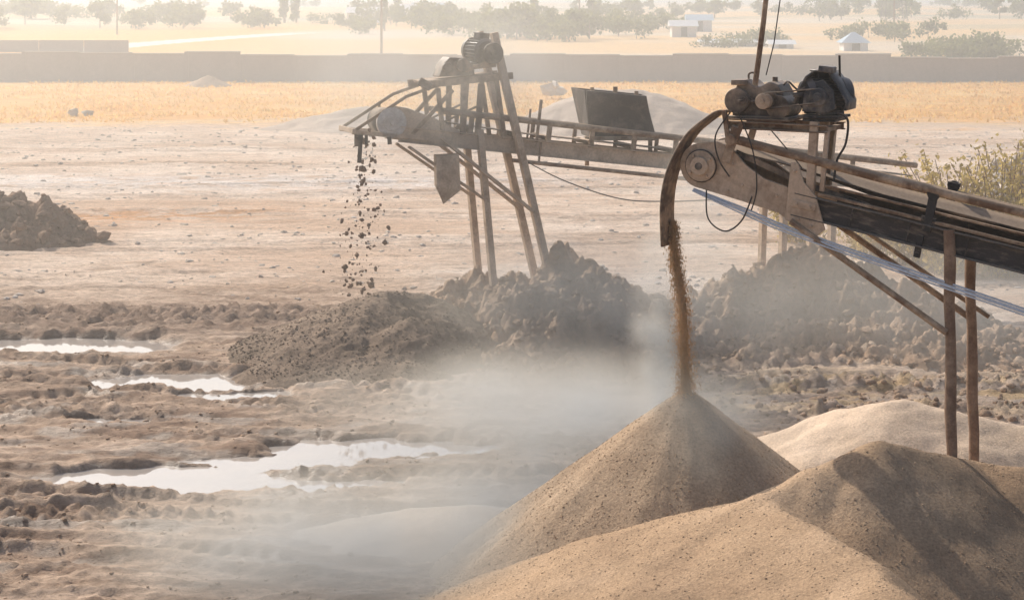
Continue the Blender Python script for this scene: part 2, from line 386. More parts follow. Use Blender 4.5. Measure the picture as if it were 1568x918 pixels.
def f_soil2(x,y):
    h=ridge(x,y,[(3.6,36.6,.6),(4.3,37,.7),(5.2,37,1.3),(5.7,37.2,1.6),(6.3,36.7,1.05),(7.4,36,1.0),(8.4,36,.7)],.5,.45)
    h=np.maximum(h,ridge(x,y,[(3.2,35.2,.4),(4.3,35,.35)],.4,.4))
    h=np.maximum(h,ridge(x,y,[(5.6,34.6,.6),(7.8,34,.55),(10,34,.4)],.35,.35))
    return softp(h,.07)-.12+clump(x,y,271,.95)*sst(-.05,.5,h)
pile('soil_mound',1,13.5,31,41,.045,f_soil2,M_soil,.12)
def f_left(x,y):
    h=ridge(x,y,[(-19,50,1.9),(-13.6,50,1.45),(-12.2,50,1.0),(-10.6,49.6,.25)],.6,.6)
    return softp(h,.07)-.12+clump(x,y,291,.9)*sst(-.05,.4,h)
M_leftsoil=sandmat('dark_soil',(.22,.135,.09),(.30,.19,.13),(.38,.25,.175),8,.8,.5,.6,.5)
pile('soil_mound',-24,-8,46,54,.06,f_left,M_leftsoil,.12)
M_greypile=sandmat('grey_aggregate',(.44,.34,.27),(.52,.41,.33),(.58,.47,.385),10,.5,.35)
def f_bg(x,y):
    h=ridge(x,y,[(2.6,91,1.3),(4.2,92,2.0),(6.5,92,1.95),(8.0,91,.9)],.42,.45,.4)
    return softp(h,.1)-.1+.2*fbm(x*.6,y*.6,4,301)*sst(-.05,.4,h)
pile('gravel_pile',-5,16,83,101,.13,f_bg,M_greypile)
def f_bg2(x,y):
    h=ridge(x,y,[(-10.5,92,.4),(-7.5,93,1.05),(-5.5,93,1.1),(-2.,92,.4)],.25,.3,.4)
    return softp(h,.1)-.1+.2*fbm(x*.6,y*.6,4,303)*sst(-.05,.4,h)
pile('gravel_pile',-18,4,83,101,.13,f_bg2,M_greypile)
def f_bg3(x,y):
    h=ridge(x,y,[(16.5,62,1.2),(19,62,2.3),(26,62,2.6)],.6,.6)
    return softp(h,.1)-.1+clump(x,y,311,1.)*sst(-.05,.4,h)
pile('rock_heap',11,32,56,69,.09,f_bg3,M_rock)
def f_bg4(x,y):
    h=ridge(x,y,[(-22.3,134,.3),(-21.3,134,.9),(-20.4,134,.4)],.5,.5)
    return softp(h,.1)-.1+.12*fbm(x,y,3,313)*sst(-.05,.4,h)
pile('soil_mound',-26,-16,131,137,.1,f_bg4,M_soil)

# ------------------------------------------------------------------ scattered stones and clods
t=(1+5**.5)/2
ICO=np.array([(-1,t,0),(1,t,0),(-1,-t,0),(1,-t,0),(0,-1,t),(0,1,t),(0,-1,-t),(0,1,-t),(t,0,-1),(t,0,1),(-t,0,-1),(-t,0,1)])/math.hypot(1,t)
ICF=np.array([(0,11,5),(0,5,1),(0,1,7),(0,7,10),(0,10,11),(1,5,9),(5,11,4),(11,10,2),(10,7,6),(7,1,8),(3,9,4),(3,4,2),(3,2,6),(3,6,8),(3,8,9),(4,9,5),(2,4,11),(6,2,10),(8,6,7),(9,8,1)])
def scatter(name,P,S,mat,flat=.7,jit=.3,smooth=False):
    n=len(P); V=ICO[None]*(1+RNG.uniform(-jit,jit,(n,12,1)))
    sc=S[:,None]*RNG.uniform(.65,1.3,(n,3)); sc[:,2]*=flat
    V=V*sc[:,None,:]
    a=RNG.uniform(0,6.28,n); ca,sa=np.cos(a)[:,None],np.sin(a)[:,None]
    Vx=V[...,0]*ca-V[...,1]*sa; Vy=V[...,0]*sa+V[...,1]*ca
    V=np.stack([Vx,Vy,V[...,2]],-1)+P[:,None,:]
    F=(ICF[None]+12*np.arange(n)[:,None,None]).reshape(-1,3)
    return mesh_np(name,V.reshape(-1,3),F,mat,smooth)
def sc_ground(n,x0,x1,y0,y1,smin,smax,pw=3,cl=0):
    x=RNG.uniform(x0,x1,n); y=RNG.uniform(y0,y1,n); s=smin+(smax-smin)*RNG.uniform(0,1,n)**pw
    keep=(pooldep(x,y)<.1)&(fbm(x*.35,y*.6,2,611)+RNG.uniform(-.2,.2,n)>cl); x,y,s=x[keep],y[keep],s[keep]
    return np.stack([x,y,gheight(x,y)-s*.1],-1),s
P,S=sc_ground(15000,-13,3,17,40,.008,.045,4,-.05); scatter('mud_clods',P,S,M_soil,.6,smooth=True)
P,S=sc_ground(14000,-28,28,40,92,.02,.12,4,-.05); scatter('ground_stones',P,S,M_rock,.6)
P,S=sc_ground(7000,2.2,13,28,37,.012,.10,5,-.2); scatter('ground_rubble',P,S,M_soil,.7,smooth=True)
def sc_pile(n,fn,x0,x1,y0,y1,smin,smax,pw=3,zmin=.05):
    x=RNG.uniform(x0,x1,n); y=RNG.uniform(y0,y1,n); z=fn(x,y); k=z>zmin
    s=smin+(smax-smin)*RNG.uniform(0,1,n)**pw
    return np.stack([x,y,z],-1)[k],s[k]
P,S=sc_pile(6000,f_soil,-3,5,32,39,.012,.12,5); scatter('soil_lumps',P,S,M_soil)
P,S=sc_pile(5000,f_soil2,2,12,32,39,.012,.12,5); scatter('soil_lumps',P,S,M_soil)
P,S=sc_pile(9000,f_gr,-6.5,0,31,38,.008,.028,2); scatter('gravel_stones',P,S,M_gravel)
P,S=sc_pile(1500,f_left,-18,-9,47,51,.03,.2,3); scatter('soil_lumps',P,S,M_leftsoil)
P,S=sc_pile(1200,f_bg3,12,30,57,66,.05,.4,3); scatter('heap_rocks',P,S,M_rock)
P,S=sc_pile(14000,f_p1,-1,5,18,24,.004,.013,2); scatter('sand_grit',P,S,M_sand2)
P,S=sc_pile(14000,f_p2,-1,7,14,21,.004,.012,2); scatter('sand_grit',P,S,M_sand)
scatter('boulder',np.array([[-23.2,101,.2],[-22.5,101.2,.15]]),np.array([.4,.3]),M_rock)
scatter('boulder',np.array([[2.4,118,.5],[2.9,118.2,.45],[2.65,117.8,.8]]),np.array([.55,.45,.4]),M_rock)

# ------------------------------------------------------------------ machine parts
def motor(parent,c,ax,r,L,mat=M_motor,nm='motor'):
    """finned electric motor: body, end bells, terminal box, fan cover, feet, shaft"""
    c=Vector(c); ax=Vector(ax).normalized(); p=Part()
    up=Vector((0,0,1)); sd=ax.cross(up).normalized()
    a=c-ax*L/2; b=c+ax*L/2
    p.cyl(a+ax*L*.16,b-ax*L*.2,r*.88,28)
    for i in range(22):
        t=2*math.pi*i/22; d=sd*math.cos(t)+up*math.sin(t)
        p.beam(c-ax*L*.33+d*r*.93,c+ax*L*.28+d*r*.93,.012,r*.17,up=tuple(d) if abs(d.dot(ax))<.9 else (0,0,1))
    p.cyl(a+ax*L*.06,a+ax*L*.17,r*.8,28,r*1.02); p.cyl(b-ax*L*.2,b-ax*L*.0,r*1.05,28,r*.92)
    p.cyl(a-ax*L*.16,a+ax*L*.07,r*.14,14)
    p.out(nm,mat,parent,.004)
    q=Part(); R=Matrix((ax,sd,up)).transposed()
    q.box(c+up*r*1.12-ax*L*.03,(L*.36,r*.9,r*.42),R); q.box(c+up*r*1.36-ax*L*.03,(L*.4,r,.025),R)
    for k in(-1,1): q.box(c-up*r*1.02+sd*k*r*.72,(L*.55,r*.42,r*.22),R)
    q.out(nm+'_terminal_box',mat,parent,.01)
def sheave(parent,c,ax,r,w,nm='sheave',mat=M_dark):
    c=Vector(c); ax=Vector(ax).normalized(); p=Part()
    for k in(-1,0,1): p.cyl(c+ax*(k*w*.33-w*.12),c+ax*(k*w*.33+w*.12),r,28,r)
    p.cyl(c-ax*w/2,c+ax*w/2,r*.9,28); p.cyl(c-ax*w*.75,c+ax*w*.75,r*.3,16)
    p.out(nm,mat,parent,.003)
def gearbox(parent,c,w,d,h,nm='gearbox'):
    """split casting: rounded lower and upper halves with flange, bearing caps, bolts"""
    c=Vector(c); p=Part()
    prof=[(-.5,-.5),(.5,-.5),(.5,-.12),(.46,.12),(.36,.36),(.2,.44),(.02,.30),(-.1,.32),(-.22,.46),(-.38,.4),(-.47,.2),(-.5,-.1)]
    p.prism([(c.x+a*w,c.z+b*h) for a,b in prof],c.y-d/2,c.y+d/2)
    p.box((c.x,c.y,c.z-.08*h),(w*1.12,d*1.2,h*.07)); p.box((c.x,c.y,c.z-.5*h),(w*1.15,d*1.25,h*.08))
    p.out(nm+'_casing',M_gear,parent,.03)
    q=Part()
    for a,r in((-.27,.19),(.22,.25)):
        x=c.x+a*w; q.cyl((x,c.y-d/2-.05,c.z-.06*h),(x,c.y-d/2+.02,c.z-.06*h),r*h,24)
        q.cyl((x,c.y-d/2-.09,c.z-.06*h),(x,c.y-d/2-.04,c.z-.06*h),r*h*.62,24)
        q.cyl((x,c.y-d/2-.18,c.z-.06*h),(x,c.y-d/2-.08,c.z-.06*h),r*h*.2,12)
        for i in range(6):
            t=i*math.pi/3; q.cyl((x+math.cos(t)*r*h*.82,c.y-d/2-.065,c.z-.06*h+math.sin(t)*r*h*.82),(x+math.cos(t)*r*h*.82,c.y-d/2-.04,c.z-.06*h+math.sin(t)*r*h*.82),.014,6)
    for i in range(6):
        x=c.x+(-.5+i/5)*w*1.04; q.cyl((x,c.y-d*.56,c.z-.15*h),(x,c.y-d*.56,c.z+.0*h),.014,6)
    q.out(nm+'_bearing_caps',M_gear,parent,.004)
    e=Part(); e.tube(catmull([(c.x-.3*w,c.y,c.z+.42*h),(c.x-.3*w,c.y,c.z+.6*h),(c.x-.22*w,c.y,c.z+.64*h),(c.x-.14*w,c.y,c.z+.55*h),(c.x-.14*w,c.y,c.z+.42*h)],5),.012)
    e.cyl((c.x+.2*w,c.y,c.z+.4*h),(c.x+.2*w,c.y,c.z+.54*h),.03,10)
    e.out(nm+'_lifting_eye',M_gear,parent,.0,True)

# ------------------------------------------------------------------ near belt conveyor
A0=Vector((2.09,21.0,4.61)); MC=frame(A0,(.884,-.424,-.192)); conv=empty('belt_conveyor',MC); INV=MC.inverted()
lw=lambda x,y,z: INV@Vector((x,y,z))
W=.86; LEN=13.
p=Part()
p.channel((1.1,0,-.155),(LEN,0,-.135),.07,.25,side=1); p.channel((1.1,W,-.155),(LEN,W,-.135),.07,.25,side=-1)
for s in np.arange(1.6,LEN,1.2): p.beam((s,.0,-.2),(s,W,-.2),.05,.08)
for s in np.arange(1.75,LEN,.62):
    p.box((s,-.045,-.15),(.012,.03,.22))
p.out('side_channels',M_chan,conv,.005)
for n0,nm in((-.02,'head_plate_near'),(W-.01,'head_plate_far')):
    poly=[]
    for i in range(15):
        t=math.radians(100+i*(175/14)); poly.append((.25*math.cos(t),.25*math.sin(t)))
    poly+=[(.5,-.27),(.95,-.3),(1.2,-.40),(1.32,-.42),(1.34,-.02),(1.0,.0),(.72,.03),(.5,.12),(.3,.27),(.12,.3)]
    p=Part(); p.prism(poly,n0,n0+.028); p.out(nm,M_tan,conv,.006)
p=Part()
for n0 in(-.045,W+.02):
    p.cyl((0,n0-.02,0),(0,n0+.03,0),.17,28); p.cyl((0,n0-.07,0),(0,n0,0),.1,24)
    for i in range(4):
        t=math.pi/4+i*math.pi/2; p.cyl((.135*math.cos(t),n0-.045,.135*math.sin(t)),(.135*math.cos(t),n0-.01,.135*math.sin(t)),.018,6)
    for s,h in((.35,.1),(.5,-.1),(.62,-.2),(.9,-.12),(1.12,-.1),(1.12,-.3),(.35,-.2)):
        p.cyl((s,n0-.0,h),(s,n0+.03,h),.017,6)
p.out('pulley_bearings',M_tan,conv,.004)
p=Part(); p.cyl((0,-.13,0),(0,W+.12,0),.04,16)
p.tube([(.11*math.cos(i*math.pi/12),-.055,.11*math.sin(i*math.pi/12)) for i in range(25)],.009,6)
p.tube([(.178*math.cos(i*math.pi/12),-.04,.178*math.sin(i*math.pi/12)) for i in range(25)],.006,6)
p.out('pulley_shaft',M_dark,conv,0,True)
p=Part(); p.cyl((0,.06,0),(0,W-.06,0),.215,36); p.out('head_pulley',M_dark,conv,.01)
rb=.228
top=[(LEN,.13),(8,.135),(4,.14),(2,.15),(1,.175),(.4,.215)]
pth=top+[(rb*math.cos(math.radians(a)),rb*math.sin(math.radians(a))) for a in range(85,276,10)]+[(.5,-.2),(1.2,-.17),(3,-.17),(8,-.17),(LEN,-.17)]
V=[];F=[];nc=9
for i,(s,h) in enumerate(pth):
    for k in range(nc):
        e=abs(k/(nc-1)*2-1); tr=0
        if i<len(top): tr=.10*max(0,(e-.35)/.65)*min(1,max(0,(s-.2)/1.6))
        V.append((s,.07+(W-.14)*k/(nc-1),h+tr-(.09 if (i<len(top) and s>1.5) else 0)))
for i in range(len(pth)-1):
    for k in range(nc-1): F.append([i*nc+k,i*nc+k+1,(i+1)*nc+k+1,(i+1)*nc+k])
p=Part(); p.add(V,F); o=p.out('rubber_belt',M_rubber,conv,0,True); sm=o.modifiers.new('t','SOLIDIFY'); sm.thickness=.012
p=Part()
for s in np.arange(2.55,LEN,1.35):
    for n0 in(-.03,W+.03):
        p.beam((s,n0,-.1),(s,n0,.27),.05,.09,up=(1,0,0)); p.box((s,n0,.02),(.16,.04,.07))
        p.box((s,n0,.32),(.13,.09,.05)); p.cyl((s,n0-.03,.30),(s,n0+.03,.30),.065,12)
        p.box((s-.05,n0,-.27),(.07,.03,.24)); p.cyl((s-.05,n0-.03,-.36),(s-.05,n0+.03,-.36),.03,10)
    p.cyl((s,.05,.0),(s,W-.05,.0),.045,14)
p.out('idler_brackets',M_dark,conv,.006)
p=Part(); p.tube([(.32,-.03,.37),(2,-.03,.335),(LEN,-.03,.31)],.05,14); p.out('upper_pipe_near',M_rust,conv,0,True)
p=Part(); p.tube([(.5,W+.03,.24),(LEN,W+.03,.2)],.03,12); p.out('upper_pipe_far',M_rust,conv,0,True)
p=Part(); p.beam((1.35,-.02,.01),(LEN,-.02,.03),.06,.03); p.beam((1.35,.0,.11),(LEN,.0,.13),.03,.025); p.out('edge_strip',M_rust,conv,.004)
p=Part(); p.add([(.35,.03,.26),(1.2,.03,.1),(1.9,.03,.03),(.35,.03,.20),(1.2,.03,.03),(1.9,.03,-.01)],[[0,1,4,3],[1,2,5,4]])
o=p.out('skirt_strip',M_rubber,conv,0); sm=o.modifiers.new('t','SOLIDIFY'); sm.thickness=.02
p=Part()
zb=1.0
for s0 in(2.78,8.2):
    for n0 in(-.05,W+.05):
        tp=MC@Vector((s0,n0,-.02)); zbase=zb if s0<5 else -.3
        a=lw(tp.x,tp.y,tp.z); b=lw(tp.x+(.06 if n0>0 else .03),tp.y,zbase)
        p.tube([a.lerp(b,i/8)+Vector((.008*math.sin(i*2.3),0,0)) for i in range(9)],[.058+.004*math.sin(i*1.7) for i in range(9)],14)
p.out('support_legs',M_wood,conv,0,True)
p=Part()
for n0 in(-.1,W+.1):
    tp=MC@Vector((2.78,n0,0)); b=lw(tp.x-.02,tp.y,3.0)
    p.cyl((1.12,n0+.02,-.34),b,.035,10)
    if n0>0: p.cyl((1.5,n0,-.36),lw(tp.x+.2,tp.y,3.0),.025,10)
p.out('leg_braces',M_rust,conv,0,True)
p=Part()
for k,(r,dn,dh) in enumerate(((.017,0,0),(.011,.02,.028),(.009,-.02,-.028))):
    p.tube(catmull([(-.02,-.09+dn,-.27+dh*.3),(.6,-.1+dn,-.36+dh),(1.3,-.1+dn,-.455+dh),(3.5,-.1+dn,-.63+dh),(6,-.1+dn,-.8+dh),(9,-.1+dn,-.7+dh)],6),r,8)
p.out('hose_bundle',M_pale,conv,0,True)
p=Part()
p.prism([(1.05,-.34),(1.42,-.44),(1.5,-.34),(1.34,-.02),(1.18,.1),(1.08,.28),(1.0,.28),(1.02,0)],-.075,-.045)
p.prism([(1.08,-.1),(1.36,-.1),(1.36,-.18),(1.08,-.18)],-.09,-.075)
for s,h in((1.15,-.14),(1.3,-.14),(1.2,-.3),(1.35,-.34),(1.06,.2)): p.cyl((s,-.11,h),(s,-.07,h),.018,6)
p.out('gusset_plate',M_tan,conv,.005)
yaw=math.atan2(-.424,.884)
MD=Matrix.Translation(A0)@Matrix.Rotation(yaw,4,'Z')
drive=bpy.data.objects.new('drive_unit',None); COL.objects.link(drive); drive.parent=conv; drive.matrix_parent_inverse=MC.inverted(); drive.matrix_world=MD
p=Part()
p.channel((.30,.0,.46),(1.42,.0,.44),.06,.085,side=1); p.channel((.30,.62,.46),(1.42,.62,.44),.06,.085,side=-1)
for x in(.36,.85,1.36): p.beam((x,0,.43),(x,.62,.43),.07,.05)
p.box((.62,.3,.52),(.75,.66,.02))
p.out('drive_platform',M_rust,drive,.005)
p=Part()
p.channel((1.23,-.05,-.25),(1.28,-.05,.52),.06,.09,side=1,up=(1,0,0)); p.channel((1.23,.66,-.22),(1.3,.66,.5),.06,.08,side=-1,up=(1,0,0))
p.beam((.3,-.03,.12),(.4,-.03,.45),.05,.07,up=(1,0,0)); p.beam((.3,.64,.12),(.4,.64,.45),.05,.07,up=(1,0,0))
p.beam((1.42,-.02,.42),(1.36,-.02,-.22),.04,.05,up=(1,0,0))
p.out('drive_posts',M_tan,drive,.005)
p=Part(); p.beam((.42,-.09,.44),(.3,-.09,.05),.012,.1,up=(1,0,0)); p.beam((.5,-.09,.5),(.36,-.09,.16),.02,.05,up=(1,0,0)); p.cyl((.36,-.12,.3),(.36,.0,.3),.06,14); p.beam((.28,-.07,.62),(.34,-.07,.2),.05,.05,up=(1,0,0)); p.out('drive_hangers',M_rust,drive,.004)
gearbox(drive,(.63,.26,.75),.6,.42,.42)
sheave(drive,(.74,-.1,.73),(0,1,0),.085,.1,'gearbox_sheave',M_tan)
motor(drive,(1.30,.26,.80),(.75,.75,0),.19,.56)
p=Part(); p.box((1.3,.28,.565),(.44,.5,.03)); p.box((1.3,.28,.53),(.36,.44,.03)); p.out('motor_base',M_dark,drive,.004)
# pressed cowl over the motor: top hood, front lip and side flap
p=Part()
prof=[(1.02,.70),(1.08,.86),(1.16,1.0),(1.26,1.07),(1.42,1.06),(1.52,.93),(1.62,.74),(1.61,.64)]
V=[(a_,.02+.0*i,b_) for i,(a_,b_) in enumerate(prof)]+[(a_*.98+.03,.42,b_*.98+.02) for (a_,b_) in prof]
k=len(prof); p.add(V,[[i,i+1,k+i+1,k+i] for i in range(k-1)])
o=p.out('motor_cowl',M_motor,drive,0,True); sm=o.modifiers.new('t','SOLIDIFY'); sm.thickness=.02
p=Part(); p.prism([(1.12,.62),(1.14,.80),(1.22,.93),(1.36,.97),(1.47,.86),(1.5,.66),(1.4,.61)],.03,.06); p.cyl((1.31,-.01,.78),(1.31,.05,.78),.10,22); p.cyl((1.31,-.04,.78),(1.31,.0,.78),.05,16); p.box((1.40,.05,1.08),(.16,.16,.07),Matrix.Rotation(.12,3,'Y')); p.out('motor_front_plate',M_motor,drive,.012)
p=Part(); p.cyl((.40,-.02,.72),(.40,.55,.72),.14,22); p.box((.42,.1,.92),(.16,.26,.06)); p.cyl((.86,0,.66),(.86,.5,.66),.13,22); p.out('gearbox_ends',M_gear,drive,.01)
p=Part()
for yy2 in(-.12,-.08): p.tube([(.74,yy2,.815),(1.3,yy2,.87)],.008,6); p.tube([(.74,yy2,.645),(1.3,yy2,.72)],.008,6)
p.out('v_belts',M_rubber,drive,0,True)
p=Part(); p.tube([(.52,.1,.5),(.66,.1,1.5),(.86,.1,3.2)],[.032,.03,.024],10); p.out('mast',M_rust,drive,0,True)
p=Part(); p.tube([(.9,.12,3.2),(.86,.13,1.9),(.79,.1,1.35),(.7,.1,1.0)],.007,6)
p.tube(catmull([(1.52,.0,.62),(1.64,-.02,.55),(1.62,-.02,.3),(1.53,-.03,.12),(1.5,-.05,-.1)],8),.014,6)
p.tube(catmull([(.1,-.14,-.25),(.14,-.2,-.55),(.33,-.2,-.68),(.52,-.2,-.56),(.62,-.14,-.3)],8),.009,6)
p.tube(catmull([(.45,-.1,.6),(.62,-.12,.2),(.66,-.1,-.2),(.6,-.1,-.45)],8),.008,6)
p.tube(catmull([(.8,-.05,.42),(1.0,-.05,.2),(1.15,-.05,.02)],6),.007,6)
p.tube(catmull([(.36,-.1,.6),(.2,-.12,.35),(.22,-.1,.1),(.35,-.1,-.1)],8),.009,6)
p.tube(catmull([(.9,.1,.9),(1.0,-.05,.94),(1.1,-.05,.86),(1.18,-.02,.88)],8),.011,6)
p.out('cables',M_cable,drive,0,True)
p=Part(); p.tube([(1.47,.3,.8),(1.46,.3,1.22)],.014,6); p.out('rod',M_cable,drive,0,True)
hp=catmull([(2.36,0,5.20),(2.27,0,5.20),(2.16,0,5.14),(1.945,0,4.965),(1.80,0,4.74),(1.695,0,4.47),(1.65,0,4.15),(1.66,0,3.72)],6)
Nw=Vector((.432,.902,0)); V=[];F=[];nc=6
for v_ in hp:
    for k in range(nc):
        n_=-.02+.36*k/(nc-1); q_=Vector((v_.x,21.0,v_.z))+Nw*n_; V.append(INV@q_)
for i in range(len(hp)-1):
    for k in range(nc-1): F.append([i*nc+k,i*nc+k+1,(i+1)*nc+k+1,(i+1)*nc+k])
p=Part(); p.add(V,F); o=p.out('discharge_hood',M_hood,conv,0,True); sm=o.modifiers.new('t','SOLIDIFY'); sm.thickness=.028; sm.offset=0
p=Part()
p.tube([INV@(Vector((v_.x,21.0,v_.z))+Nw*-.02) for v_ in hp],.02,8)
p.tube([INV@(Vector((v_.x,21.0,v_.z))+Nw*.15) for v_ in hp],.009,6)
p.out('hood_rim',M_hood,conv,0,True)

# ------------------------------------------------------------------ falling sand
g_pts=[(1.78,21.15,3.95),(1.80,21.17,3.62),(1.85,21.2,3.3),(1.895,21.22,2.95),(1.915,21.24,2.5),(1.93,21.25,2.12),(1.93,21.25,1.95)]
cp=catmull(g_pts,14); V=[];F=[];sg=16
for i,c_ in enumerate(cp):
    f=i/(len(cp)-1); r0=.034+.022*f+.09*max(0,f-.86)/.14
    for k in range(sg):
        th=2*math.pi*k/sg; r=r0*(1+.35*float(perlin(np.array(math.cos(th)*1.5+5),np.array(c_.z*3+math.sin(th)*1.5),400))+.2*float(perlin(np.array(math.cos(th)*4),np.array(c_.z*9),402)))
        V.append((c_.x+r*math.cos(th),c_.y+r*math.sin(th),c_.z))
for i in range(len(cp)-1):
    for k in range(sg): F.append([i*sg+k,i*sg+(k+1)%sg,(i+1)*sg+(k+1)%sg,(i+1)*sg+k])
M_stream=sandmat('falling_sand',(.62,.44,.25),(.72,.53,.33),(.8,.62,.42),22,.4,.3,trans=.5)
falls=empty('falling_sand')
mesh_np('stream_core',V,F,M_stream,True,parent=falls)
n=12000; f=RNG.uniform(0,1,n); idx=np.clip((f*(len(cp)-1)).astype(int),0,len(cp)-1); cpa=np.array([tuple(c_) for c_ in cp])[idx]
sp=(.034+.028*f)[:,None]; off=RNG.normal(0,1,(n,3))*sp; off[:,2]=RNG.uniform(-.05,.05,n)
o=scatter('stream_grains',cpa+off,.002+.004*RNG.uniform(0,1,n)**2,M_stream,2.5); o.parent=falls

# ------------------------------------------------------------------ far belt conveyor
A1=Vector((-2.39,36.0,4.10)); M2=frame(A1,(.937,.328,-.1214)); cv2=empty('belt_conveyor',M2); INV2=M2.inverted()
l2=lambda x,y,z: INV2@Vector((x,y,z))
W2=.9; LN=11.5
p=Part(); p.channel((.3,0,-.22),(LN,0,-.22),.08,.30,side=1); p.channel((.3,W2,-.22),(LN,W2,-.22),.08,.30,side=-1)
p.beam((-.62,-.03,-.27),(.9,-.03,-.24),.06,.09); p.beam((-.62,W2,-.27),(.9,W2,-.24),.06,.09); p.beam((-.6,-.1,-.25),(-.6,W2+.05,-.25),.07,.09)
for s in np.arange(1,LN,1.3): p.beam((s,.0,-.3),(s,W2,-.3),.06,.08)
p.out('side_channels',M_tan,cv2,.006)
p=Part()
p.tube([(1.1,-.02,.30),(LN,-.02,.22)],.06,10); p.tube([(1.1,W2+.02,.30),(LN,W2+.02,.22)],.05,10)
p.tube([(2.6,-.05,-.50),(LN,-.05,-.56)],.04,8)
for s in (1.7,2.6,3.3,4.2,5.1,6,7,8,9,10):
    p.beam((s,-.02,-.1),(s,-.02,.28),.04,.1,up=(1,0,0)); p.beam((s,W2+.02,-.1),(s,W2+.02,.28),.04,.08,up=(1,0,0)); p.cyl((s,.05,-.0),(s,W2-.05,.0),.05,10)
p.beam((3.05,-.05,-.1),(3.05,-.05,.72),.03,.06,up=(1,0,0)); p.beam((3.2,W2,-.1),(3.2,W2,.5),.03,.04,up=(1,0,0)); p.beam((3.15,-.04,-.1),(3.15,-.04,-.5),.03,.04,up=(1,0,0))
p.out('rails_and_brackets',M_rust,cv2,.005)
p=Part(); p.cyl((.12,.02,-.02),(.12,W2-.02,-.02),.24,30); p.cyl((.12,-.12,-.02),(.12,W2+.1,-.02),.05,12)
p.cyl((.12,-.06,-.02),(.12,.03,-.02),.29,30); p.cyl((.12,-.08,-.02),(.12,-.05,-.02),.16,24); p.out('head_drum',M_drum,cv2,.01)
p=Part(); p.prism([(-.1,-.3),(1.3,-.3),(1.5,-.05),(.95,.15),(.4,.28),(.15,.3),(-.1,.2)],-.045,-.02); p.out('head_cheek_plate',M_tan,cv2,.004)
p=Part(); pth=[(LN,.0),(3,.03),(1,.1),(.4,.22)]+[(.12+.25*math.cos(math.radians(a)),-.02+.25*math.sin(math.radians(a))) for a in range(85,276,12)]+[(.6,-.24),(2,-.2),(LN,-.2)]
V=[];F=[]
for s,h in pth: V+=[(s,.08,h),(s,W2-.08,h)]
for i in range(len(pth)-1): F.append([2*i,2*i+1,2*i+3,2*i+2])
p.add(V,F); o=p.out('rubber_belt',M_rubber,cv2,0,True); sm=o.modifiers.new('t','SOLIDIFY'); sm.thickness=.015
p=Part()
for n0 in(-.03,W2+.0):
    p.beam((-.58,n0,-.24),(.35,n0,.5),.04,.06); p.beam((.35,n0,.5),(.95,n0,.78),.04,.06); p.beam((.1,n0,.28),(.15,n0,-.2),.03,.05,up=(1,0,0))
    p.beam((.55,n0,-.2),(1.25,n0,.72),.04,.08); p.beam((.95,n0,.72),(1.15,n0,-.1),.05,.09,up=(1,0,0))
    p.beam((1.45,n0,.85),(1.55,n0,-.1),.05,.11,up=(1,0,0)); p.beam((1.8,n0,.9),(1.85,n0,-.1),.05,.12,up=(1,0,0)); p.beam((2.1,n0,1.0),(2.4,n0,-.1),.05,.09,up=(1,0,0))
    p.beam((.62,n0,.74),(2.42,n0,1.12),.05,.13)
    p.beam((1.15,n0,.1),(1.85,n0,.5),.03,.04)
p.beam((.75,-.05,.79),(.75,W2,.79),.06,.05); p.beam((2.3,-.05,1.12),(2.3,W2,1.12),.06,.05); p.box((1.35,.4,.95),(1.4,.7,.03),Matrix.Rotation(-.21,3,'Y'))
p.out('drive_frame',M_rust,cv2,.006)
p=Part(); p.prism([(.95,.93),(1.02,1.2),(1.12,1.33),(1.45,1.35),(1.62,1.22),(1.66,1.05)],-.02,.45); p.cyl((1.38,-.1,1.2),(1.38,0,1.2),.13,20); p.cyl((1.08,-.08,1.12),(1.08,0,1.12),.1,20)
p.beam((.55,-.06,.82),(.8,-.06,.72),.05,.16); p.out('gearbox',M_gear,cv2,.02)
motor(cv2,(1.80,.3,1.52),(-.25,1,0),.25,.62,M_motor); sheave(cv2,(1.93,-.14,1.50),(0,1,0),.2,.1)
p=Part(); p.box((1.8,.3,1.23),(.55,.6,.08),Matrix.Rotation(-.2,3,'Y')); p.beam((1.45,.0,1.1),(2.15,.0,1.45),.05,.07); p.out('motor_base',M_rust,cv2,.005)
p=Part()
for dn in(0,W2):
    off=Vector((-.33,.944,0))*dn
    p.beam(l2(*(Vector((-.35,36.65,5.75))+off)),l2(*(Vector((.80,36.85,.7))+off)),.13,.17,up=(0,1,0))
    p.beam(l2(*(Vector((-.62,36.6,3.9))+off)),l2(*(Vector((-.32,36.7,.5))+off)),.12,.16,up=(0,1,0))
    p.beam(l2(*(Vector((-1.35,36.35,3.75))+off)),l2(*(Vector((.42,36.75,2.3))+off)),.06,.17,up=(0,1,0))
    p.beam(l2(*(Vector((-1.95,36.15,3.6))+off)),l2(*(Vector((-.45,36.65,2.5))+off)),.05,.13,up=(0,1,0))
    for x_ in(5.55,6.6):
        yb=36+(x_+2.39)*.35; p.beam(l2(x_+off.x,yb+off.y,3.2),l2(x_+off.x-.1,yb+off.y,.1),.12,.16,up=(0,1,0))
p.out('support_legs',M_tan,cv2,.008)
p=Part()
V=[l2(*q_) for q_ in((-1.42,36.1,3.42),(-1.0,36.1,3.45),(-.97,36.12,2.78),(-1.3,36.1,2.52),(-1.42,36.0,2.85))]
V2=[l2(*q_) for q_ in((-1.5,36.55,3.42),(-1.05,36.55,3.45),(-1.05,36.5,2.78),(-1.36,36.5,2.6),(-1.48,36.45,2.85))]
p.add(V+V2,[[0,1,2,3,4],[5,6,7,8,9],[0,5,6,1],[1,6,7,2],[0,4,9,5]]); o=p.out('side_chute',M_tan,cv2,0)
p=Part()
